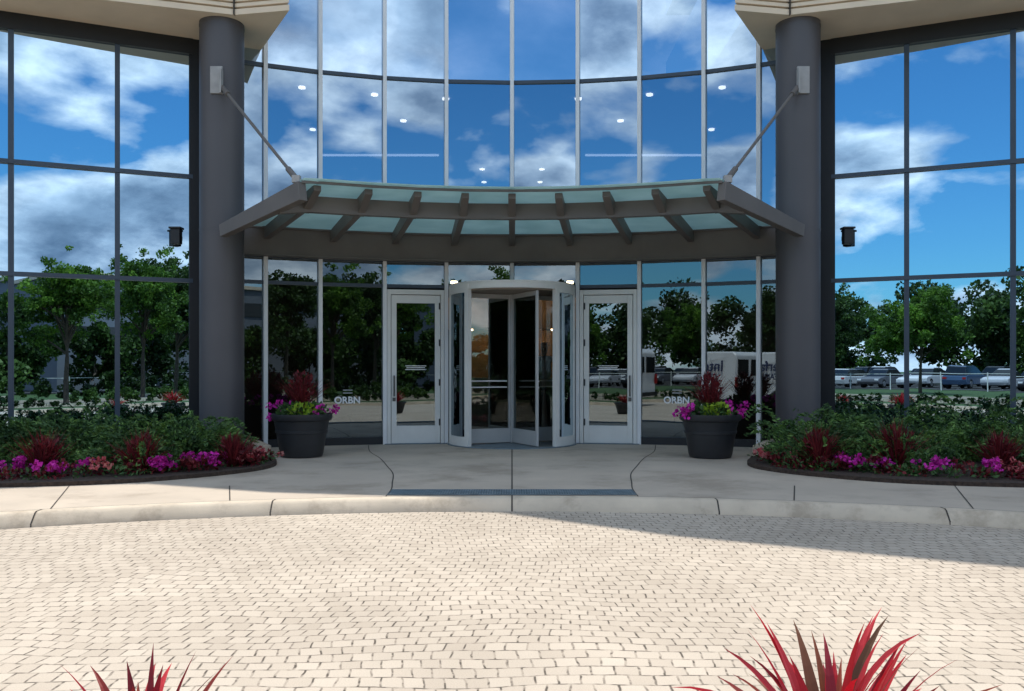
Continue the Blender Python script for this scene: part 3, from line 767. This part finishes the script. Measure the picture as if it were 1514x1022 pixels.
skin('head',[(0,0,1.45,.05),(0,0,1.53,.052),(0,-.01,1.60,.075,.085),(0,0,1.69,.078,.09),(0,0,1.74,.05,.06),(0,-.105,1.62,.012)],[(0,1),(1,2),(2,3),(3,4),(2,5)],M_skin)
skin('hair',[(0,.03,1.66,.082,.085),(0,.01,1.74,.075,.08)],[(0,1)],noisy('hair',(.03,.02,.015),.7,.1))
for s in(-1,1):
    p=(s*.24,-.10,.92); pts=[(*p,.03),(s*.235,-.13,.85,.036,.018)]; ed=[(0,1)]
    for k in range(4):
        b0=len(pts); x=s*.235+(k-1.5)*.019; L=[.07,.08,.075,.06][k]
        pts+=[(x,-.145,.81,.0085),(x,-.155,.81-L*.55,.008),(x,-.15,.81-L,.007)]; ed+=[(1,b0),(b0,b0+1),(b0+1,b0+2)]
    b0=len(pts); pts+=[(s*.235-s*.04,-.14,.84,.010),(s*.235-s*.05,-.155,.80,.009)]; ed+=[(1,b0),(b0,b0+1)]
    skin('hand',pts,ed,M_skin,0,1)
PE.location=(.62,16.9,.01)

# ------------------------------------------------------------ world, sun, camera
W=bpy.data.worlds.new('World'); S.world=W; W.use_nodes=True; nt=W.node_tree; L=nt.links
bg=nt.nodes['Background']; bg.inputs['Strength'].default_value=.15
sv=Vector((.353*.375,.935*.375,.927))   # towards sun
sky=N(nt,'ShaderNodeTexSky',sky_type='NISHITA'); sky.sun_disc=False; sky.sun_elevation=math.asin(.927); sky.sun_rotation=math.atan2(sv.x,sv.y)
sky.air_density=1.2; sky.dust_density=.3; sky.ozone_density=2.5
tint=N(nt,'ShaderNodeMix',data_type='RGBA',blend_type='MULTIPLY'); tint.inputs[0].default_value=1; L.new(sky.outputs[0],tint.inputs[6]); tint.inputs[7].default_value=(.40,.88,1.18,1)
tc=N(nt,'ShaderNodeTexCoord'); sp=N(nt,'ShaderNodeSeparateXYZ'); L.new(tc.outputs['Generated'],sp.inputs[0])
mz=N(nt,'ShaderNodeMath',operation='MAXIMUM'); mz.inputs[1].default_value=0; L.new(sp.outputs['Z'],mz.inputs[0])
az=N(nt,'ShaderNodeMath',operation='ADD'); az.inputs[1].default_value=.38; L.new(mz.outputs[0],az.inputs[0])
dv=N(nt,'ShaderNodeVectorMath',operation='DIVIDE'); cb=N(nt,'ShaderNodeCombineXYZ')
for k in 'XYZ': L.new(az.outputs[0],cb.inputs[k])
L.new(tc.outputs['Generated'],dv.inputs[0]); L.new(cb.outputs[0],dv.inputs[1])
mp=N(nt,'ShaderNodeMapping'); mp.inputs['Location'].default_value=(3.1,1.7,0); L.new(dv.outputs[0],mp.inputs[0])
c1=N(nt,'ShaderNodeTexNoise'); c1.inputs['Scale'].default_value=2.2; c1.inputs['Detail'].default_value=10; c1.inputs['Roughness'].default_value=.50; c1.inputs['Distortion'].default_value=.2
L.new(mp.outputs[0],c1.inputs['Vector'])
# a clear gap in the clouds in one part of the sky
dt=N(nt,'ShaderNodeVectorMath',operation='DOT_PRODUCT'); dt.inputs[1].default_value=(0,-.915,.403); L.new(tc.outputs['Generated'],dt.inputs[0])
gp=N(nt,'ShaderNodeMapRange'); gp.inputs['From Min'].default_value=.978; gp.inputs['From Max'].default_value=.998; gp.inputs['To Min'].default_value=0; gp.inputs['To Max'].default_value=.15; L.new(dt.outputs['Value'],gp.inputs[0])
c1s=N(nt,'ShaderNodeMath',operation='SUBTRACT'); L.new(c1.outputs['Fac'],c1s.inputs[0]); L.new(gp.outputs[0],c1s.inputs[1])
msk=ramp(nt,[(.425,(0,0,0)),(.46,(.35,.35,.35)),(.505,(1,1,1))]); L.new(c1s.outputs[0],msk.inputs[0])
cc=ramp(nt,[(.45,(9.5,9.8,10.2)),(.52,(8.2,8.9,9.8)),(.58,(4.6,5.6,6.9)),(.64,(2.5,3.4,4.6)),(.73,(1.6,2.3,3.3))]); L.new(c1s.outputs[0],cc.inputs[0])
c2=N(nt,'ShaderNodeTexNoise'); c2.inputs['Scale'].default_value=3.6; c2.inputs['Detail'].default_value=8; c2.inputs['Roughness'].default_value=.6
L.new(mp.outputs[0],c2.inputs['Vector'])
r2=ramp(nt,[(.38,(.48,.55,.63)),(.60,(1.4,1.36,1.3))]); L.new(c2.outputs['Fac'],r2.inputs[0])
cm=N(nt,'ShaderNodeMix',data_type='RGBA',blend_type='MULTIPLY'); cm.inputs[0].default_value=1; L.new(cc.outputs[0],cm.inputs[6]); L.new(r2.outputs[0],cm.inputs[7])
mx=N(nt,'ShaderNodeMix',data_type='RGBA'); L.new(msk.outputs[0],mx.inputs[0]); L.new(tint.outputs[2],mx.inputs[6]); L.new(cm.outputs[2],mx.inputs[7])
L.new(mx.outputs[2],bg.inputs['Color'])
sd=bpy.data.lights.new('sun','SUN'); sd.energy=4.6; sd.angle=R_(.5); sd.color=(1,.95,.87)
so=bpy.data.objects.new('sun',sd); COL.objects.link(so); so.rotation_euler=(-sv).to_track_quat('-Z','Y').to_euler(); so.location=(5,30,40)
cd=bpy.data.cameras.new('camera'); cam=bpy.data.objects.new('camera',cd); COL.objects.link(cam)
cam.location=(0,0,1.2); cam.rotation_euler=(R_(90),0,0); cd.sensor_width=36; cd.lens=36*1300/1514; cd.shift_y=37/1514; cd.clip_start=.05; cd.clip_end=2000
S.camera=cam
S.view_settings.view_transform='Standard'; S.view_settings.look='None'; S.view_settings.exposure=0
